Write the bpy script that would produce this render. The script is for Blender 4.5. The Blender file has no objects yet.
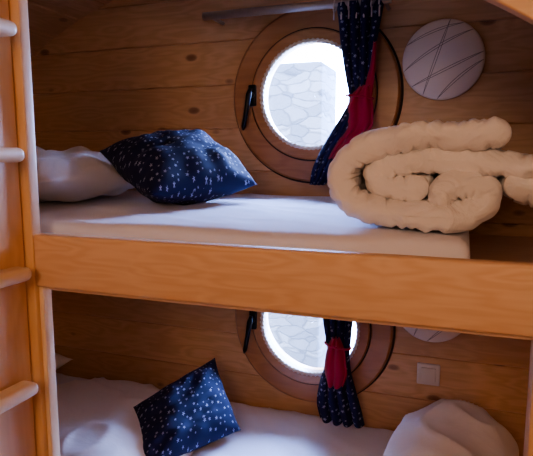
import bpy, bmesh, math, random
from mathutils import Vector, Matrix, noise
random.seed(4)
D = bpy.data; C = bpy.context
COL = C.scene.collection

# ------------------------------------------------------------ helpers
def link(o): COL.objects.link(o); return o
def empty(name, loc=(0,0,0)):
    e = D.objects.new(name, None); e.empty_display_size=.05; e.location=loc; return link(e)
def mesh_obj(name, verts, faces, mat=None, smooth=False, parent=None, uvs=None):
    me = D.meshes.new(name); me.from_pydata([tuple(v) for v in verts], [], faces); me.update()
    bm = bmesh.new(); bm.from_mesh(me); bmesh.ops.recalc_face_normals(bm, faces=bm.faces); bm.to_mesh(me); bm.free()
    if uvs:
        ul = me.uv_layers.new(name="UVMap")
        for l in me.loops: ul.data[l.index].uv = uvs[l.vertex_index]
    if smooth:
        for p in me.polygons: p.use_smooth=True
    o = D.objects.new(name, me)
    if mat: me.materials.append(mat)
    link(o)
    if parent: o.parent=parent
    return o
def bevel(o, w, seg=3):
    m=o.modifiers.new("bev",'BEVEL'); m.width=w; m.segments=seg; m.limit_method='ANGLE'; m.angle_limit=.6
    for p in o.data.polygons: p.use_smooth=True
    return o
def box(name, x0,x1,y0,y1,z0,z1, mat, bev=.004, parent=None):
    v=[(x,y,z) for x in (x0,x1) for y in (y0,y1) for z in (z0,z1)]
    f=[(0,1,3,2),(4,6,7,5),(0,4,5,1),(2,3,7,6),(0,2,6,4),(1,5,7,3)]
    o=mesh_obj(name,v,f,mat,parent=parent)
    if bev: bevel(o,bev)
    return o
def lathe(name, prof, cx, cz, mat, n=96, parent=None, closed=True, smooth=True):
    """prof: list of (r, y); revolved round a y-axis through (cx,cz)"""
    v=[];f=[];m=len(prof)
    for i in range(n):
        a=2*math.pi*i/n
        for r,y in prof: v.append((cx+r*math.cos(a),y,cz+r*math.sin(a)))
    for i in range(n):
        j=(i+1)%n
        for k in range(m if closed else m-1):
            l=(k+1)%m
            f.append((i*m+k,i*m+l,j*m+l,j*m+k))
    o=mesh_obj(name,v,f,mat,smooth=smooth,parent=parent)
    return o
def tube(name, pts, r, mat, parent=None, n=12, caps=True):
    v=[];f=[]; pts=[Vector(p) for p in pts]
    up=Vector((0.13,0.2,1)).normalized()
    for i,p in enumerate(pts):
        t=(pts[min(i+1,len(pts)-1)]-pts[max(i-1,0)]).normalized()
        a=t.cross(up)
        if a.length<1e-3: a=t.cross(Vector((1,0,0)))
        a.normalize(); b=t.cross(a)
        rr=r[i] if isinstance(r,(list,tuple)) else r
        for k in range(n):
            q=2*math.pi*k/n; v.append(p+a*rr*math.cos(q)+b*rr*math.sin(q))
    for i in range(len(pts)-1):
        for k in range(n):
            l=(k+1)%n; f.append((i*n+k,i*n+l,(i+1)*n+l,(i+1)*n+k))
    if caps:
        f.append(tuple(range(n))); f.append(tuple((len(pts)-1)*n+k for k in range(n)))
    return mesh_obj(name,v,f,mat,smooth=True,parent=parent)

# ------------------------------------------------------------ materials
class NT:
    def __init__(s,name):
        s.m=D.materials.new(name); s.m.use_nodes=True; s.t=s.m.node_tree; s.n=s.t.nodes; s.n.clear()
        s.out=s.n.new('ShaderNodeOutputMaterial'); s.p=s.n.new('ShaderNodeBsdfPrincipled')
        s.t.links.new(s.p.outputs[0],s.out.inputs[0])
    def L(s,a,b): s.t.links.new(a,b)
    def add(s,typ,**k):
        nd=s.n.new(typ)
        for a,b in k.items(): setattr(nd,a,b)
        return nd
    def val(s,sock,v):
        if hasattr(v,'is_output'): s.L(v,sock)
        else: sock.default_value=v
    def math(s,op,a,b=None,c=None,clamp=False):
        nd=s.add('ShaderNodeMath',operation=op,use_clamp=clamp); s.val(nd.inputs[0],a)
        if b is not None: s.val(nd.inputs[1],b)
        if c is not None: s.val(nd.inputs[2],c)
        return nd.outputs[0]
    def mix(s,fac,a,b,blend='MIX'):
        nd=s.add('ShaderNodeMix',data_type='RGBA',blend_type=blend)
        s.val(nd.inputs[0],fac); s.val(nd.inputs[6],a); s.val(nd.inputs[7],b); return nd.outputs[2]
    def ramp(s,fac,stops):
        nd=s.add('ShaderNodeValToRGB'); s.L(fac,nd.inputs[0]); e=nd.color_ramp.elements
        while len(e)<len(stops): e.new(.5)
        for el,(p,c) in zip(e,stops): el.position=p; el.color=c
        return nd.outputs[0]
    def bump(s,h,strength=.2,dist=.01):
        b=s.add('ShaderNodeBump'); b.inputs['Strength'].default_value=strength; b.inputs['Distance'].default_value=dist
        s.L(h,b.inputs['Height']); s.L(b.outputs[0],s.p.inputs['Normal'])
def c4(r,g,b): return (r,g,b,1)

def wood(name, light, dark, grain='x', plank=None, plank_axis='z', rough=.45, knots=.5, origin=0.0, coat=.0, rings=9.0):
    t=NT(name)
    tc=t.add('ShaderNodeTexCoord'); sep=t.add('ShaderNodeSeparateXYZ'); t.L(tc.outputs['Object'],sep.inputs[0])
    ax={'x':0,'y':1,'z':2}
    comb=t.add('ShaderNodeCombineXYZ')
    # plank index
    if plank:
        idx=t.math('FLOOR',t.math('DIVIDE',t.math('SUBTRACT',sep.outputs[ax[plank_axis]],origin),plank))
        wn=t.add('ShaderNodeTexWhiteNoise',noise_dimensions='1D'); t.L(idx,wn.inputs['W']); rnd=wn.outputs['Value']
        off=t.math('MULTIPLY',rnd,37.0)
    else: rnd=None; off=0.0
    for i,a in enumerate('xyz'):
        s_=sep.outputs[i]
        if a==grain and plank: s_=t.math('ADD',s_,off)
        t.L(t.math('MULTIPLY',s_, 1.0 if a==grain else 9.0), comb.inputs[i])
    n1=t.add('ShaderNodeTexNoise'); n1.inputs['Scale'].default_value=1.6; n1.inputs['Detail'].default_value=3; t.L(comb.outputs[0],n1.inputs['Vector'])
    # knots
    kc=t.add('ShaderNodeVectorMath',operation='MULTIPLY'); t.L(comb.outputs[0],kc.inputs[0])
    kv=[0.75,0.75,0.75]; kv[ax[grain]]=3.6; kc.inputs[1].default_value=kv
    vor=t.add('ShaderNodeTexVoronoi'); vor.inputs['Scale'].default_value=1.5; t.L(kc.outputs[0],vor.inputs['Vector'])
    kn=t.ramp(vor.outputs['Distance'],[(.0,c4(1,1,1)),(.09,c4(.8,.8,.8)),(.14,c4(0,0,0))])
    kh=t.ramp(vor.outputs['Distance'],[(.05,c4(1,1,1)),(.55,c4(0,0,0))])
    # grain rings
    ring=t.math('ADD',t.math('MULTIPLY',n1.outputs['Fac'],rings),t.math('MULTIPLY',kh,1.6))
    g=t.math('MULTIPLY_ADD',t.math('SINE',t.math('MULTIPLY',ring,6.283)),.5,.5)
    fine=t.add('ShaderNodeTexNoise'); fine.inputs['Scale'].default_value=7; fine.inputs['Detail'].default_value=5
    fc=t.add('ShaderNodeVectorMath',operation='MULTIPLY'); t.L(comb.outputs[0],fc.inputs[0])
    fv=[3,3,3]; fv[ax[grain]]=.5; fc.inputs[1].default_value=fv; t.L(fc.outputs[0],fine.inputs['Vector'])
    fac=t.math('ADD',t.math('MULTIPLY',g,.42),t.math('MULTIPLY',fine.outputs['Fac'],.5),clamp=True)
    col=t.mix(fac,c4(*light),c4(*dark))
    if plank:
        col=t.mix(t.math('MULTIPLY',rnd,.35),col,c4(dark[0]*.9,dark[1]*.85,dark[2]*.8))
    kd=t.math('MULTIPLY',kn,knots)
    col=t.mix(kd,col,c4(dark[0]*.28,dark[1]*.2,dark[2]*.2))
    t.L(col,t.p.inputs['Base Color']); t.p.inputs['Roughness'].default_value=rough
    t.p.inputs['Coat Weight'].default_value=coat; t.p.inputs['Coat Roughness'].default_value=.25
    t.bump(fac,.12,.002)
    return t.m

pine_l=(.77,.50,.27); pine_d=(.56,.32,.145)
W_wall=wood("pine_cladding",pine_l,pine_d,'x',.145,'z',rough=.38,knots=.85,origin=.03)
W_ceil=wood("pine_ceiling",pine_l,pine_d,'y',.11,'x',rough=.42,knots=.6)
W_side=wood("pine_side_cladding",pine_l,pine_d,'y',.145,'z',rough=.42,knots=.8)
W_rail=wood("pine_rail",(.87,.62,.42),(.74,.46,.26),'x',rough=.6,knots=.0,rings=16)
W_post=wood("pine_post",(.84,.57,.33),(.73,.45,.23),'z',rough=.4,knots=.15,rings=6)
W_rung=wood("pine_rung",(.88,.69,.47),(.80,.57,.35),'y',rough=.38,knots=0)
W_ring=wood("varnished_hardwood",(.50,.25,.10),(.37,.165,.06),'x',rough=.28,knots=0,coat=.4,rings=5)
W_floor=wood("floor_boards",(.45,.22,.08),(.3,.13,.045),'y',.14,'x',rough=.5,knots=.4)

def plain(name,col,rough=.5,metal=0,**k):
    t=NT(name); t.p.inputs['Base Color'].default_value=c4(*col); t.p.inputs['Roughness'].default_value=rough; t.p.inputs['Metallic'].default_value=metal
    tc=t.add('ShaderNodeTexCoord'); n=t.add('ShaderNodeTexNoise'); n.inputs['Scale'].default_value=60; t.L(tc.outputs['Object'],n.inputs['Vector'])
    t.bump(n.outputs['Fac'],.03,.001)
    for a,b in k.items(): t.p.inputs[a].default_value=b
    return t.m
def cloth(name,col,scale=9,strength=.35,dist=.012,distort=.6):
    t=NT(name); tc=t.add('ShaderNodeTexCoord')
    n=t.add('ShaderNodeTexNoise'); n.inputs['Scale'].default_value=scale; n.inputs['Detail'].default_value=4; n.inputs['Distortion'].default_value=distort
    t.L(tc.outputs['Object'],n.inputs['Vector'])
    col_=t.mix(n.outputs['Fac'],c4(*[c*.96 for c in col]),c4(*col)); t.L(col_,t.p.inputs['Base Color'])
    t.p.inputs['Roughness'].default_value=.85; t.p.inputs['Sheen Weight'].default_value=.15
    t.bump(n.outputs['Fac'],strength,dist); return t.m
M_sheet=cloth("white_cotton_sheet",(.84,.84,.94),7,.22,.01)
M_duvet=cloth("white_duvet_cotton",(.91,.88,.88),15,.75,.014,1.6)
M_pillow=cloth("white_pillowcase",(.90,.87,.87),11,.4,.012)
M_black=plain("black_handle_metal",(.012,.012,.014),.3,.6)
M_steel=plain("brushed_steel",(.55,.50,.45),.38,.7)
M_seal=plain("rope_seal",(.72,.68,.58),.7)
M_plastic=plain("cream_plastic",(.74,.68,.60),.35)
M_redcloth=cloth("red_cotton",(.36,.005,.035),30,.3,.004)
M_lampglass=plain("opal_lamp_glass",(.95,.87,.76),.3,0,**{'Coat Weight':.2})
M_lampline=plain("lamp_line_decor",(.40,.33,.26),.35,.2)
M_dark=plain("dark_gap_shade",(.03,.015,.008),.6)  # near-black colour standing in for shade in the porthole gaps

def stars():
    t=NT("navy_star_fabric"); tc=t.add('ShaderNodeTexCoord')
    vor=t.add('ShaderNodeTexVoronoi',voronoi_dimensions='2D'); vor.inputs['Scale'].default_value=1; vor.inputs['Randomness'].default_value=.75
    sc=t.add('ShaderNodeVectorMath',operation='SCALE'); sc.inputs['Scale'].default_value=50; t.L(tc.outputs['UV'],sc.inputs[0])
    t.L(sc.outputs[0],vor.inputs['Vector'])
    sub=t.add('ShaderNodeVectorMath',operation='SUBTRACT'); t.L(sc.outputs[0],sub.inputs[0]); t.L(vor.outputs['Position'],sub.inputs[1])
    sp=t.add('ShaderNodeSeparateXYZ'); t.L(sub.outputs[0],sp.inputs[0])
    spc=t.add('ShaderNodeSeparateColor'); t.L(vor.outputs['Color'],spc.inputs[0])
    ang=t.math('ARCTAN2',sp.outputs[1],sp.outputs[0])
    ang=t.math('ADD',t.math('MULTIPLY',ang,5.0),t.math('MULTIPLY',spc.outputs[0],6.28))
    lim=t.math('MULTIPLY_ADD',t.math('COSINE',ang),.08,.13)
    lim=t.math('MULTIPLY',lim,t.math('MULTIPLY_ADD',spc.outputs[1],.75,.5))
    m=t.math('LESS_THAN',vor.outputs['Distance'],lim)
    col=t.mix(m,c4(.003,.006,.050),c4(.34,.36,.48)); t.L(col,t.p.inputs['Base Color']); t.p.inputs['Roughness'].default_value=.85
    return t.m
M_star=stars()

def glass_mat():
    t=NT("window_glass"); t.n.remove(t.p)
    tr=t.add('ShaderNodeBsdfTransparent'); gl=t.add('ShaderNodeBsdfGlossy'); gl.inputs['Roughness'].default_value=.02
    tr.inputs[0].default_value=c4(.94,.97,1)
    fr=t.add('ShaderNodeFresnel'); fr.inputs['IOR'].default_value=1.35
    mx=t.add('ShaderNodeMixShader'); t.L(fr.outputs[0],mx.inputs[0]); t.L(tr.outputs[0],mx.inputs[1]); t.L(gl.outputs[0],mx.inputs[2]); t.L(mx.outputs[0],t.out.inputs[0])
    return t.m
M_glass=glass_mat()

def stone_mat():
    t=NT("field_stone"); tc=t.add('ShaderNodeTexCoord')
    nd=t.add('ShaderNodeTexNoise'); nd.inputs['Scale'].default_value=4; nd.inputs['Detail'].default_value=4; t.L(tc.outputs['Object'],nd.inputs['Vector'])
    v=t.add('ShaderNodeTexVoronoi',feature='DISTANCE_TO_EDGE'); v.inputs['Scale'].default_value=9
    v2=t.add('ShaderNodeTexVoronoi'); v2.inputs['Scale'].default_value=9
    mp=t.add('ShaderNodeMapping'); mp.inputs['Scale'].default_value=(.65,.01,1.5)
    va=t.add('ShaderNodeVectorMath',operation='MULTIPLY_ADD'); t.L(nd.outputs['Color'],va.inputs[0]); va.inputs[1].default_value=(.22,0,.16); t.L(tc.outputs['Object'],va.inputs[2])
    t.L(va.outputs[0],mp.inputs[0])
    t.L(mp.outputs[0],v.inputs['Vector']); t.L(mp.outputs[0],v2.inputs['Vector'])
    n=t.add('ShaderNodeTexNoise'); n.inputs['Scale'].default_value=14; n.inputs['Detail'].default_value=6; t.L(tc.outputs['Object'],n.inputs['Vector'])
    g=t.ramp(v.outputs['Distance'],[(0,c4(.4,.4,.4)),(.08,c4(1,1,1))])
    bw=t.add('ShaderNodeRGBToBW'); t.L(v2.outputs['Color'],bw.inputs[0])
    c=t.mix(bw.outputs[0],c4(.010,.011,.013),c4(.075,.072,.065)); c=t.mix(t.math('MULTIPLY',n.outputs['Fac'],.5),c,c4(.02,.02,.02))
    c=t.mix(1.0,c,g,'MULTIPLY'); t.L(c,t.p.inputs['Base Color']); t.p.inputs['Roughness'].default_value=.9
    t.bump(g,.4,.02); return t.m
M_stone=stone_mat()
def ground_mat():
    t=NT("gravel_ground"); tc=t.add('ShaderNodeTexCoord'); n=t.add('ShaderNodeTexNoise'); n.inputs['Scale'].default_value=8; n.inputs['Detail'].default_value=8
    t.L(tc.outputs['Object'],n.inputs['Vector']); c=t.ramp(n.outputs['Fac'],[(.3,c4(.45,.45,.4)),(.7,c4(.62,.60,.55))]); t.L(c,t.p.inputs['Base Color']); return t.m

# ------------------------------------------------------------ room shell
WY=1.72                     # inner face of the window wall
XL,XR=-2.0,.60
ACX,ACZ,AR=-.70,.33,1.69    # roof arch
def arch_z(x,r=AR): return ACZ+math.sqrt(max(0,r*r-(x-ACX)**2))

def grooved(name, a0,a1, plane, thick, inward, z0,z1, pitch, mat, axis='x', origin=.03):
    """flat wall with V-grooves every pitch; axis = run direction"""
    zs=[]; k=math.ceil((z0-origin)/pitch)
    prof=[(0,z0)]; z=origin+k*pitch
    while z<z1:
        if z>z0+.01: prof+= [(0,z-.0035),(-.005,z),(0,z+.0035)]
        z+=pitch
    prof+=[(0,z1),(-thick,z1),(-thick,z0)]
    v=[];n=len(prof)
    for a in (a0,a1):
        for d,z in prof:
            c=plane+inward*d
            v.append((a,c,z) if axis=='x' else (c,a,z))
    f=[tuple(range(n)),tuple(range(n,2*n))]+[(i,(i+1)%n,n+(i+1)%n,n+i) for i in range(n)]
    return mesh_obj(name,v,f,mat)
wall_back=grooved("wall_back",XL-.05,XR+.05,WY,.07,-1,-.02,2.12,.145,W_wall)
def cutter(cx,cz,r):
    bm=bmesh.new(); bmesh.ops.create_cone(bm,cap_ends=True,segments=96,radius1=r,radius2=r,depth=.4)
    bmesh.ops.rotate(bm,matrix=Matrix.Rotation(math.pi/2,3,'X'),verts=bm.verts); bmesh.ops.translate(bm,vec=(cx,WY,cz),verts=bm.verts)
    me=D.meshes.new("c"); bm.to_mesh(me); bm.free(); return link(D.objects.new("c",me))
WX,WZ1,WZ2=-.463,1.577,.824
for cz in (WZ1,WZ2):
    c=cutter(WX,cz,.185); m=wall_back.modifiers.new("b",'BOOLEAN'); m.object=c; m.operation='DIFFERENCE'; m.solver='EXACT'
    C.view_layer.objects.active=wall_back
    dg=C.evaluated_depsgraph_get(); nm=D.meshes.new_from_object(wall_back.evaluated_get(dg)); wall_back.modifiers.clear(); wall_back.data=nm
    D.objects.remove(c)
grooved("wall_left",-2.3,WY+.02,XL,.06,1,-.02,arch_z(XL)+.04,.145,W_side,axis='y')
grooved("wall_right",-2.3,WY+.02,XR,.06,-1,-.02,arch_z(XR)+.04,.145,W_side,axis='y')
grooved("wall_front",XL-.05,XR+.05,-2.25,.06,1,-.02,2.12,.145,W_wall)
box("floor",XL-.06,XR+.06,-2.3,WY+.07,-.06,0,W_floor,0)
# ceiling arch
def arch_band(name,r_in,r_out,y0,y1,mat,groove=None,n=25):
    a0=math.asin((XL-.04-ACX)/AR); a1=math.asin((XR+.04-ACX)/AR)
    inner=[]
    for i in range(n+1):
        a=a0+(a1-a0)*i/n
        if groove and 0<i<n:
            for da,dr in ((-.0022,0),(0,.005),(.0022,0)): inner.append((a+da,r_in+dr))
            inner.append((a+(a1-a0)/n/2,r_in))
        else:
            inner.append((a,r_in)); inner.append((a+(a1-a0)/n/2,r_in)) if i<n else None
    inner=sorted(inner)
    outer=[(a,r_out) for a,_ in reversed(inner)]
    v=[];prof=inner+outer;m=len(prof)
    for y in (y0,y1):
        for a,r in prof: v.append((ACX+r*math.sin(a),y,ACZ+r*math.cos(a)))
    k=len(inner); f=[]
    for i in range(m): f.append((i,(i+1)%m,m+(i+1)%m,m+i))
    for i in range(k-1):
        for o in (0,m): f.append((o+i,o+i+1,o+m-2-i,o+m-1-i))
    return mesh_obj(name,v,f,mat)
arch_band("ceiling",AR,AR+.05,-2.3,WY+.07,W_ceil,True)
W_arch=wood("pine_arch",(.84,.57,.33),(.72,.44,.22),'x',rough=.38,knots=0)
rib=arch_band("trim_1",1.45,AR+.01,.775,.80,W_arch,None,40); bevel(rib,.003)

# ------------------------------------------------------------ bunk bed
bed=empty("bunk_bed",(-.7,.8,0))
def P(o): 
    o.parent=bed; o.matrix_parent_inverse=Matrix.Translation(-bed.location); return o
P(box("upper_rail",-.74,XR-.005,.775,.80,1.147,1.246,W_rail,.005))
P(box("upper_base_board",XL+.005,XR-.005,.802,WY-.004,1.135,1.155,W_rail,.002))
P(box("lower_base_board",XL+.005,XR-.005,.802,WY-.004,.37,.40,W_rail,.002))
P(box("lower_rail",-.74,XR-.005,.775,.80,.36,.47,W_rail,.005))
P(box("right_post",.1004,.15,.78,.825,0,1.145,W_post,.003))
P(box("left_post",-.79,-.742,.776,.80,0,1.75,W_post,.003))
P(box("left_post_lit_edge",-.742,-.732,.785,.808,0,1.145,wood("pine_lit_edge",(.95,.76,.52),(.86,.64,.38),'z',rough=.4,knots=0),.002))  # paler wood painted in for the lit edge of the post
# ladder: side board with rungs
lad=empty("bunk_ladder",(-.76,.5,0))
def PL(o): o.parent=lad; o.matrix_parent_inverse=Matrix.Translation(-lad.location); return o
PL(box("side_board",-.785,-.758,.15,.772,0,1.85,W_post,.003))
for i,z in enumerate((.33,.545,.755,.965,1.18,1.39,1.60)):
    o=PL(box("rung_%d"%(i+1),-.757,-.715,.16,.748,z-.0125,z+.0125,W_rung,.011)); o.modifiers[0].segments=6

# mattresses
def mattress(name,x0,x1,y0,y1,z0,z1,amp=.004):
    nx,ny,nz=120,60,8; 
    bm=bmesh.new()
    v={};
    def get(i,j,k):
        if (i,j,k) in v: return v[(i,j,k)]
        x=x0+(x1-x0)*i/nx; y=y0+(y1-y0)*j/ny; z=z0+(z1-z0)*k/nz
        r=.024; cx=min(max(x,x0+r),x1-r); cy=min(max(y,y0+r),y1-r); cz=min(max(z,z0+r),z1-r)
        d=Vector((x-cx,y-cy,z-cz))
        p=Vector((cx,cy,cz))+ (d.normalized()*r if d.length>1e-6 else d)
        w=noise.noise(Vector((x*5,y*7,z*3)))*amp+ max(0,1-abs(noise.noise(Vector((x*4+9,y*11+x*7,z*6))))*5)*amp*.7
        if k==nz: p.z+=w-amp*.3
        elif j==0: p.y+=w*.8
        v[(i,j,k)]=bm.verts.new(p); return v[(i,j,k)]
    def q(*a): bm.faces.new([get(*t) for t in a])
    for i in range(nx):
        for j in range(ny):
            q((i,j,nz),(i+1,j,nz),(i+1,j+1,nz),(i,j+1,nz)); q((i,j,0),(i,j+1,0),(i+1,j+1,0),(i+1,j,0))
    for i in range(nx):
        for k in range(nz):
            q((i,0,k),(i+1,0,k),(i+1,0,k+1),(i,0,k+1)); q((i,ny,k),(i,ny,k+1),(i+1,ny,k+1),(i+1,ny,k))
    for j in range(ny):
        for k in range(nz):
            q((0,j,k),(0,j,k+1),(0,j+1,k+1),(0,j+1,k)); q((nx,j,k),(nx,j+1,k),(nx,j+1,k+1),(nx,j,k+1))
    me=D.meshes.new(name); bm.to_mesh(me); bm.free(); me.materials.append(M_sheet)
    for p in me.polygons: p.use_smooth=True
    return link(D.objects.new(name,me))
mattress("mattress",XL+.03,.015,.845,1.70,1.156,1.262,.005)
mattress("mattress",XL+.03,.19,.84,1.70,.401,.51,.007)

# ------------------------------------------------------------ cushions
def cushion(name,L,B,R,T,thick,mat,seed=0,n=44,pinch=.10,wr=.006,normal_hint=None,fold=0.0):
    L,B,R,T=map(Vector,(L,B,R,T))
    nrm=(R-L).cross(T-B).normalized()
    if normal_hint and nrm.dot(Vector(normal_hint))<0: nrm=-nrm
    su=(B-L).length; sv=(T-L).length
    v=[];uv=[];f=[]
    for side in (1,-1):
        for i in range(n+1):
            for j in range(n+1):
                a=i/n;b=j/n
                e=(1-abs(2*a-1)**2.3)*(1-abs(2*b-1)**2.3); h=max(e,0)**.55
                aa=.5+(a-.5)*(1-pinch*(1-(2*b-1)**2)*abs(2*a-1)**2); bb=.5+(b-.5)*(1-pinch*(1-(2*a-1)**2)*abs(2*b-1)**2)
                p=L*(1-aa)*(1-bb)+B*aa*(1-bb)+R*aa*bb+T*(1-aa)*bb
                q=Vector((aa*5+seed,bb*5,side*2.0))
                w=noise.noise(q)*wr*1.5+ (abs(noise.noise(Vector((aa*9+seed*3,bb*4+aa*5,side))))-.2)*wr*1.6
                # creases running in from the seams
                rr=math.hypot(a-.5,b-.5)*2; an=math.atan2(b-.5,a-.5)
                w+=wr*.9*math.sin(an*11+seed+rr*2)*max(0,rr-.35)*(1 if side>0 else .5)
                p=p+nrm*side*(h*thick*.5+w*h)
                v.append(p);uv.append((a*su+.5*(side<0)*.37,b*sv))
    N=(n+1)**2
    for s in (0,1):
        for i in range(n):
            for j in range(n):
                k=s*N+i*(n+1)+j; f.append((k,k+n+1,k+n+2,k+1))
    o=mesh_obj(name,v,f,mat,smooth=True,uvs=uv)
    bm=bmesh.new(); bm.from_mesh(o.data); bmesh.ops.remove_doubles(bm,verts=bm.verts,dist=.0004); bmesh.ops.recalc_face_normals(bm,faces=bm.faces); bm.to_mesh(o.data); bm.free()
    return o
cushion("star_cushion",(-.925,1.225,1.400),(-.645,1.03,1.305),(-.52,1.36,1.311),(-.755,1.54,1.428),.16,M_star,1,normal_hint=(0,0,1),pinch=.05,wr=.009)
cushion("star_cushion",(-.925,1.34,.62),(-.79,1.15,.53),(-.62,1.47,.535),(-.77,1.60,.705),.16,M_star,5,normal_hint=(0,0,1),pinch=.06,wr=.009)
cushion("white_pillow",(-1.43,.98,1.335),(-.86,.96,1.332),(-.83,1.50,1.332),(-1.43,1.50,1.335),.14,M_pillow,2,pinch=.05,wr=.016)
cushion("white_pillow",(-1.93,1.2,.59),(-1.42,1.2,.59),(-1.40,1.64,.60),(-1.93,1.64,.60),.16,M_pillow,8,pinch=.06,wr=.012)

# ------------------------------------------------------------ rolled duvet (upper)
def catmull(pts,n):
    out=[];P_=[Vector((p[0],p[1],0)) for p in pts]; P_=[P_[0]*2-P_[1]]+P_+[P_[-1]*2-P_[-2]]
    for i in range(1,len(P_)-2):
        for k in range(n):
            t=k/n;a,b,c,d=P_[i-1:i+3]
            out.append(.5*((2*b)+(c-a)*t+(2*a-5*b+4*c-d)*t*t+(3*b-a-3*c+d)*t**3))
    out.append(P_[-2]); return out
def band(name,pts,half,y0,y1,mat,seed=0,parent=None,ns=14,ny=110,skew=0.0):
    """padded cloth layer whose folded cross-section follows pts (x,z), running y0..y1"""
    cl=catmull(pts,ns); m=len(cl)
    nor=[]
    for i in range(m):
        t=(cl[min(i+1,m-1)]-cl[max(i-1,0)]).normalized(); nor.append(Vector((-t.y,t.x,0)))
    s=[0]
    for i in range(1,m): s.append(s[-1]+(cl[i]-cl[i-1]).length)
    K=10
    v=[];f=[]
    for j in range(ny+1):
        t=j/ny; yy=y0+(y1-y0)*(.5-.5*math.cos(math.pi*t)) 
        d=min(yy-y0,y1-yy); e=half*1.0
        hs=(max(0,1-(1-min(d/e,1))**2.2))**.5; hs=max(hs,.04)
        outl=[]
        def hh(i,side):
            q=Vector((s[i]*11+seed,yy*8,side*3.1+seed))
            near=math.exp(-d/.07)            # gathers run in from the seam
            c1=max(0,1-abs(noise.noise(Vector((s[i]*38+seed+yy*7,yy*4,side+seed))))*4.5)
            c2=max(0,1-abs(noise.noise(Vector((s[i]*16+seed,yy*13+s[i]*9,side*2+seed))))*7)
            puff=1+.20*noise.noise(q)+.08*noise.noise(q*2.3)-(.08+.20*near)*c1-.16*c2
            return half*hs*puff
        for i in range(m): outl.append(cl[i]+nor[i]*hh(i,1))
        t1=(cl[-1]-cl[-2]).normalized()
        for k in range(1,K):
            a=math.pi*k/K; outl.append(cl[-1]+nor[-1]*math.cos(a)*hh(m-1,1)+t1*math.sin(a)*hh(m-1,1))
        for i in reversed(range(m)): outl.append(cl[i]-nor[i]*hh(i,-1))
        t0=(cl[0]-cl[1]).normalized()
        for k in range(1,K):
            a=math.pi*k/K; outl.append(cl[0]-nor[0]*math.cos(a)*hh(0,1)+t0*math.sin(a)*hh(0,1))
        ring=len(outl)
        for q_i,p in enumerate(outl):
            w=noise.noise(Vector((p.x*9+seed,p.y*9,seed)))*.03+noise.noise(Vector((p.x*26+seed,p.y*26,seed)))*.005
            v.append((p.x+skew*(yy-y0), yy+w, p.y))
    for j in range(ny):
        for i in range(ring):
            l=(i+1)%ring; f.append((j*ring+i,j*ring+l,(j+1)*ring+l,(j+1)*ring+i))
    f.append(tuple(range(ring))); f.append(tuple(ny*ring+i for i in range(ring)))
    o=mesh_obj(name,v,f,mat,smooth=True,parent=parent); return o
duv=empty("folded_duvet")
X0,Z0,kx,kz=-.215,1.268,.00158,.00149
def prof(pts): return [(X0+(a-330)*kx, Z0+(238-b)*kz) for a,b in pts]
# folded stack: top layer wraps round the left, runs underneath and curls up into the roll on the right
band("outer_fold",prof([(493,134),(465,135),(430,135),(396,139),(364,149),(344,169),(342,192),(357,210),(386,219),(420,221),(450,221),(474,218),(489,207),(487,194),(472,187),(454,191),(446,201)]),.0255,.893,1.38,M_duvet,1,duv)
band("inner_fold",prof([(575,171),(530,170),(500,165),(470,162),(440,162),(412,163),(389,168),(376,179),(384,190),(402,194),(420,192)]),.0225,.903,1.40,M_duvet,7,duv)
band("hanging_fold",prof([(590,199),(556,196),(530,191),(518,187)]),.028,.915,1.42,M_duvet,12,duv)
band("core_fold",prof([(400,193),(415,187),(428,184)]),.014,.955,1.38,M_duvet,15,duv)

# ------------------------------------------------------------ lower bedding
def blob(name,c,d,mat,seed,amp,zmin,pw=2.6,n=80):
    v=[];f=[]
    for i in range(n+1):
        th=math.pi*i/n
        for j in range(2*n):
            ph=2*math.pi*j/(2*n)
            q=Vector((math.sin(th)*math.cos(ph),math.sin(th)*math.sin(ph),math.cos(th)))
            l=(abs(q.x)**pw+abs(q.y)**pw+abs(q.z)**2.0)**(1/pw)
            p=q/l
            P0=Vector((c[0]+p.x*d[0],c[1]+p.y*d[1],c[2]+p.z*d[2]))
            w=noise.noise(P0*5+Vector((seed,0,0)))*amp
            r=1-abs(noise.noise(Vector((P0.x*7+P0.y*4+seed,P0.y*5-P0.x*3,P0.z*4+seed))))*3.2
            w+=max(r,0)**2*amp*.35+noise.noise(P0*14+Vector((0,seed,0)))*amp*.07
            P0+=q*w
            P0.z=max(P0.z,zmin); P0.y=min(P0.y,1.705)
            v.append(P0)
    for i in range(n):
        for j in range(2*n):
            l=(j+1)%(2*n); f.append((i*2*n+j,i*2*n+l,(i+1)*2*n+l,(i+1)*2*n+j))
    o=mesh_obj(name,v,f,mat,smooth=True)
    bm=bmesh.new(); bm.from_mesh(o.data); bmesh.ops.remove_doubles(bm,verts=bm.verts,dist=.0002); bm.to_mesh(o.data); bm.free()
    return o
blob("crumpled_duvet",(-1.10,1.27,.50),(.38,.36,.12),M_pillow,3,.032,.512)
blob("crumpled_duvet",(-.01,1.34,.52),(.17,.25,.235),M_pillow,14,.038,.512,2.0)

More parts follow.
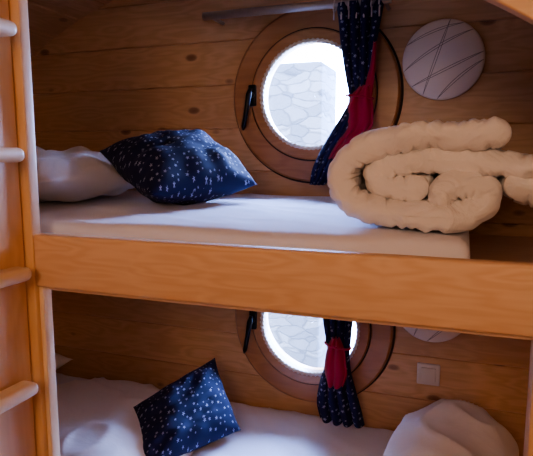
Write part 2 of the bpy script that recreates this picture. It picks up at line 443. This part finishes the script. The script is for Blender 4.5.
# ------------------------------------------------------------ portholes
def porthole(name,cx,cz):
    e=empty(name)
    lathe("outer_frame",[(.186,WY-.002),(.186,WY-.022),(.189,WY-.026),(.266,WY-.026),(.272,WY-.021),(.274,WY-.001)],cx,cz,W_ring,parent=e,smooth=False)
    lathe("frame_painted_shadow",[(.272,WY-.001),(.272,WY-.006),(.279,WY-.005),(.280,WY-.001)],cx,cz,M_dark,parent=e)  # solid dark outline drawn for the shade round the frame
    lathe("sash_gap_shade",[(.202,WY-.024),(.202,WY-.0285),(.207,WY-.0285),(.207,WY-.024)],cx,cz,M_dark,parent=e)  # solid dark ring in place of shade between sash and frame
    lathe("sash_ring",[(.168,WY+.03),(.168,WY-.036),(.171,WY-.040),(.198,WY-.040),(.202,WY-.036),(.203,WY-.02),(.183,WY-.018),(.183,WY+.03)],cx,cz,W_ring,parent=e,smooth=False)
    n=420;m=10;v=[];f=[]
    for i in range(n):
        a=2*math.pi*i/n
        for k in range(m):
            q=2*math.pi*k/m; r=.0062*(1+.28*math.cos(2*(q+a*35)))
            R=.166+r*math.cos(q); v.append((cx+R*math.cos(a),WY-.036+r*math.sin(q),cz+R*math.sin(a)))
    for i in range(n):
        for k_ in range(m):
            l=(k_+1)%m; j=(i+1)%n; f.append((i*m+k_,i*m+l,j*m+l,j*m+k_))
    mesh_obj("rope_seal",v,f,M_seal,smooth=True,parent=e)
    lathe("glass_pane",[(.0005,WY+.006),(.170,WY+.006),(.170,WY+.010),(.0005,WY+.010)],cx,cz,M_glass,parent=e,smooth=False)
    hx,hz=cx-.196,cz+.005
    box("handle_plate",hx-.013,hx+.013,WY-.052,WY-.026,hz-.034,hz+.034,M_black,.005,e)
    tube("handle_neck",[(hx,WY-.05,hz),(hx,WY-.07,hz)],.010,M_black,e)
    tube("handle_lever",[(hx+.004,WY-.072,hz+.02),(hx,WY-.075,hz),(hx-.008,WY-.077,hz-.05),(hx-.018,WY-.076,hz-.10),(hx-.021,WY-.074,hz-.112)],[.007,.010,.008,.008,.004],M_black,e)
    return e
porthole("window_1",WX,WZ1)
porthole("window_2",WX,WZ2)

# ------------------------------------------------------------ curtains
def strip(name,rows,ybase,mat,parent,folds=4,amp=.012,seed=0,width_cloth=.35,yoff=0):
    rows=sorted(rows,key=lambda r:-r[0]); nu=60; nv=80; v=[];f=[];uv=[]
    def interp(t):
        x=t*(len(rows)-1); i=min(int(x),len(rows)-2); q=x-i
        g=[]
        for a in range(3):
            p0=rows[max(i-1,0)][a];p1=rows[i][a];p2=rows[i+1][a];p3=rows[min(i+2,len(rows)-1)][a]
            g.append(.5*((2*p1)+(p2-p0)*q+(2*p0-5*p1+4*p2-p3)*q*q+(3*p1-p0-3*p2+p3)*q**3))
        return g
    for j in range(nv+1):
        z,xl,xr=interp(j/nv)
        for i in range(nu+1):
            a=i/nu; ph=a*folds*2*math.pi+seed+noise.noise(Vector((a*2,z*4,seed)))*1.3
            x=xl+(xr-xl)*a+math.cos(ph)*amp*.3
            y=ybase+math.sin(ph)*amp-math.sin(a*math.pi)*amp*1.1+yoff
            zz=z+math.sin(ph)*.003
            v.append((x,y,zz)); uv.append((a*width_cloth,z))
    for j in range(nv):
        for i in range(nu):
            k_=j*(nu+1)+i; f.append((k_,k_+1,k_+nu+2,k_+nu+1))
    o=mesh_obj(name,v,f,mat,smooth=True,parent=parent,uvs=uv)
    s=o.modifiers.new("s",'SOLIDIFY'); s.thickness=.0018
    return o
def curtain(rows,red,red2,ztie,xt0,xt1,rodz,rx0,rx1,cx0,cx1):
    e=empty("window_curtain")
    yb=WY-.105
    strip("printed_cloth",rows,yb,M_star,e,4,.011,.3,.22)
    strip("red_lining",red,yb-.024,M_redcloth,e,2.2,.006,2.0,.2)
    if red2: strip("red_edge",red2,yb-.016,M_redcloth,e,1,.003,1.0,.2)
    tube("tie_band",[(xt0+(xt1-xt0)*(.5-.5*math.cos(a)),yb-.028*math.sin(a)-.008,ztie+.006*math.cos(a)) for a in [math.pi*2*i/24 for i in range(25)]],.0035,M_redcloth,e)
    r=empty("curtain_rod")
    tube("rod",[(rx0,yb,rodz),(rx1,yb,rodz)],.0125,M_steel,r,20)
    for x in (rx0+.02,rx1-.02): 
        tube("bracket",[(x,yb,rodz),(x,WY-.001,rodz)],.006,M_steel,r); 
    for i in range(7):
        x=cx0+(cx1-cx0)*i/6
        tube("ring_%d"%i,[(x+.003*math.sin(a),yb+.0175*math.cos(a),rodz-.004+.0175*math.sin(a)) for a in [2*math.pi*q/18 for q in range(19)]],.0024,M_plastic,e,6,False)
        tube("hook_%d"%i,[(x,yb-.012,rodz-.018),(x+.002,yb-.024,rodz-.05)],.0024,M_plastic,e,6)
def cw(py,a,b): return (1.836-.0029*py, -.374+(a-335)*.0028, -.374+(b-335)*.0028)
curtain([cw(3,334,384),cw(20,337,381),cw(45,340,377),(cw(72,345,375)),cw(98,350,372),cw(112,344,366),cw(130,332,358),cw(150,320,350),cw(168,312,338),cw(184,310,326)],
        [cw(86,364,375),cw(94,356,376),cw(104,352,378),cw(116,352,379),cw(127,351,377),cw(139,343,362),cw(149,336,350),cw(157,332,341)],
        [cw(44,376,379),cw(60,374,379),cw(76,371,378),cw(96,365,376)],
        cw(96,0,0)[0],cw(0,349,0)[1],cw(0,377,0)[1],1.826,-.80,-.215,-.375,-.245)
def cl(py,a,b): return (.883-(py-316)*.00335, -.347+(a-340)*.0031, -.347+(b-340)*.0031)
curtain([cl(262,318,362),cl(290,320,358),cl(316,322,353),cl(338,326,351),cl(352,329,350),cl(368,324,352),cl(385,319,357),cl(403,317,363),cl(418,321,367)],
        [cl(332,336,343),cl(342,331,348),cl(356,328,350),cl(368,328,351),cl(380,331,347)],None,
        cl(341,0,0)[0],cl(0,327,0)[1],cl(0,353,0)[1],1.075,-.80,-.215,-.41,-.28)

# ------------------------------------------------------------ wall lamps + switch
def wall_lamp(cx,cz):
    e=empty("wall_lamp"); R=.115; H=.024
    def dome(r): return WY-.016-H*math.sqrt(max(0,1-(r/R)**2))
    pr=[(.0005,dome(0))]+[(R*math.sin(a),WY-.016-H*math.cos(a)) for a in [math.pi/2*i/16 for i in range(1,17)]]+[(R-.004,WY-.008),(.0005,WY-.008)]
    lathe("glass_dome",pr,cx,cz,M_lampglass,parent=e,closed=False)
    lathe("base_plate",[(.0005,WY-.0085),(R-.012,WY-.0085),(R-.012,WY-.001),(.0005,WY-.001)],cx,cz,M_plastic,parent=e,closed=False)
    lines=[((-1.0,.45),(.5,.95),.06),((-.95,-.25),(.75,.75),.08),((-.8,-.7),(.98,.15),-.05),((-.1,-1),(1.0,-.05),.04),((-.5,-.95),(.15,1.0),-.06)]
    for i,(a,b,bow) in enumerate(lines):
        A=Vector(a).normalized()*.97; B=Vector(b).normalized()*.97; nn=Vector((-(B-A).y,(B-A).x)).normalized()
        for w_ in (0,.06):
            pts=[]
            for t in range(25):
                t/=24; p=A.lerp(B,t)+nn*(bow+w_*1.6)*4*t*(1-t)*.6
                r=min(p.length,.985); p=p.normalized()*r
                pts.append((cx+p.x*R,dome(r*R)-.0003,cz+p.y*R))
            tube("line_%d"%i,pts,.0008,M_lampline,e,6)
wall_lamp(-.073,1.665)
wall_lamp(-.073,.925)
sw=empty("light_switch")
box("switch_plate",-.112,-.042,WY-.010,WY-.0005,.665,.735,M_plastic,.004,sw)
box("rocker",-.100,-.054,WY-.014,WY-.0095,.677,.723,M_plastic,.003,sw)

# ------------------------------------------------------------ outdoors
box("stone_wall",-4.2,-1.02,4.0,4.5,-.4,2.08,M_stone,.02)
box("ground_outside",-12,12,-12,14,-.55,-.4,ground_mat(),0)

# ------------------------------------------------------------ light
w=D.worlds.new("World"); C.scene.world=w; w.use_nodes=True; nt=w.node_tree; bg=nt.nodes['Background']
bg.inputs[0].default_value=(.35,.50,1,1); bg.inputs[1].default_value=88
sun=D.lights.new("sun",'SUN'); sun.energy=30; sun.angle=.01; sun.color=(1,.95,.85)
so=link(D.objects.new("sun",sun)); so.rotation_euler=(math.radians(42),0,math.radians(-15))
for i,cz in enumerate((WZ1,WZ2)):
    a=D.lights.new("portal",'AREA'); a.shape='DISK'; a.size=.36; a.cycles.is_portal=True
    o=link(D.objects.new("window_portal",a)); o.location=(WX,WY+.075,cz); o.rotation_euler=(math.radians(-90),0,0)
def lamp(name,loc,tgt,energy,size,col):
    a=D.lights.new(name,'AREA'); a.shape='DISK'; a.size=size; a.energy=energy; a.color=col
    o=link(D.objects.new(name,a)); o.location=loc
    o.rotation_euler=(Vector(tgt)-Vector(loc)).to_track_quat('-Z','Y').to_euler()
lamp("cabin_light",(-.15,-1.0,1.80),(-.4,1.2,1.30),9,.5,(1,.64,.40))
lamp("added_key_light",(.42,-.25,1.66),(-.85,1.3,1.42),7.5,.35,(1,.64,.42))  # added lamp, set to reach the pillow past the side board
C.scene.view_settings.look='AgX - Medium High Contrast'

# ------------------------------------------------------------ camera
cam=D.cameras.new("camera"); cam.sensor_width=36; cam.lens=540/533*36; cam.clip_start=.01
co=link(D.objects.new("camera",cam)); co.location=(0,0,1.39); co.rotation_euler=(math.radians(90-7.7),0,math.radians(20))
C.scene.camera=co
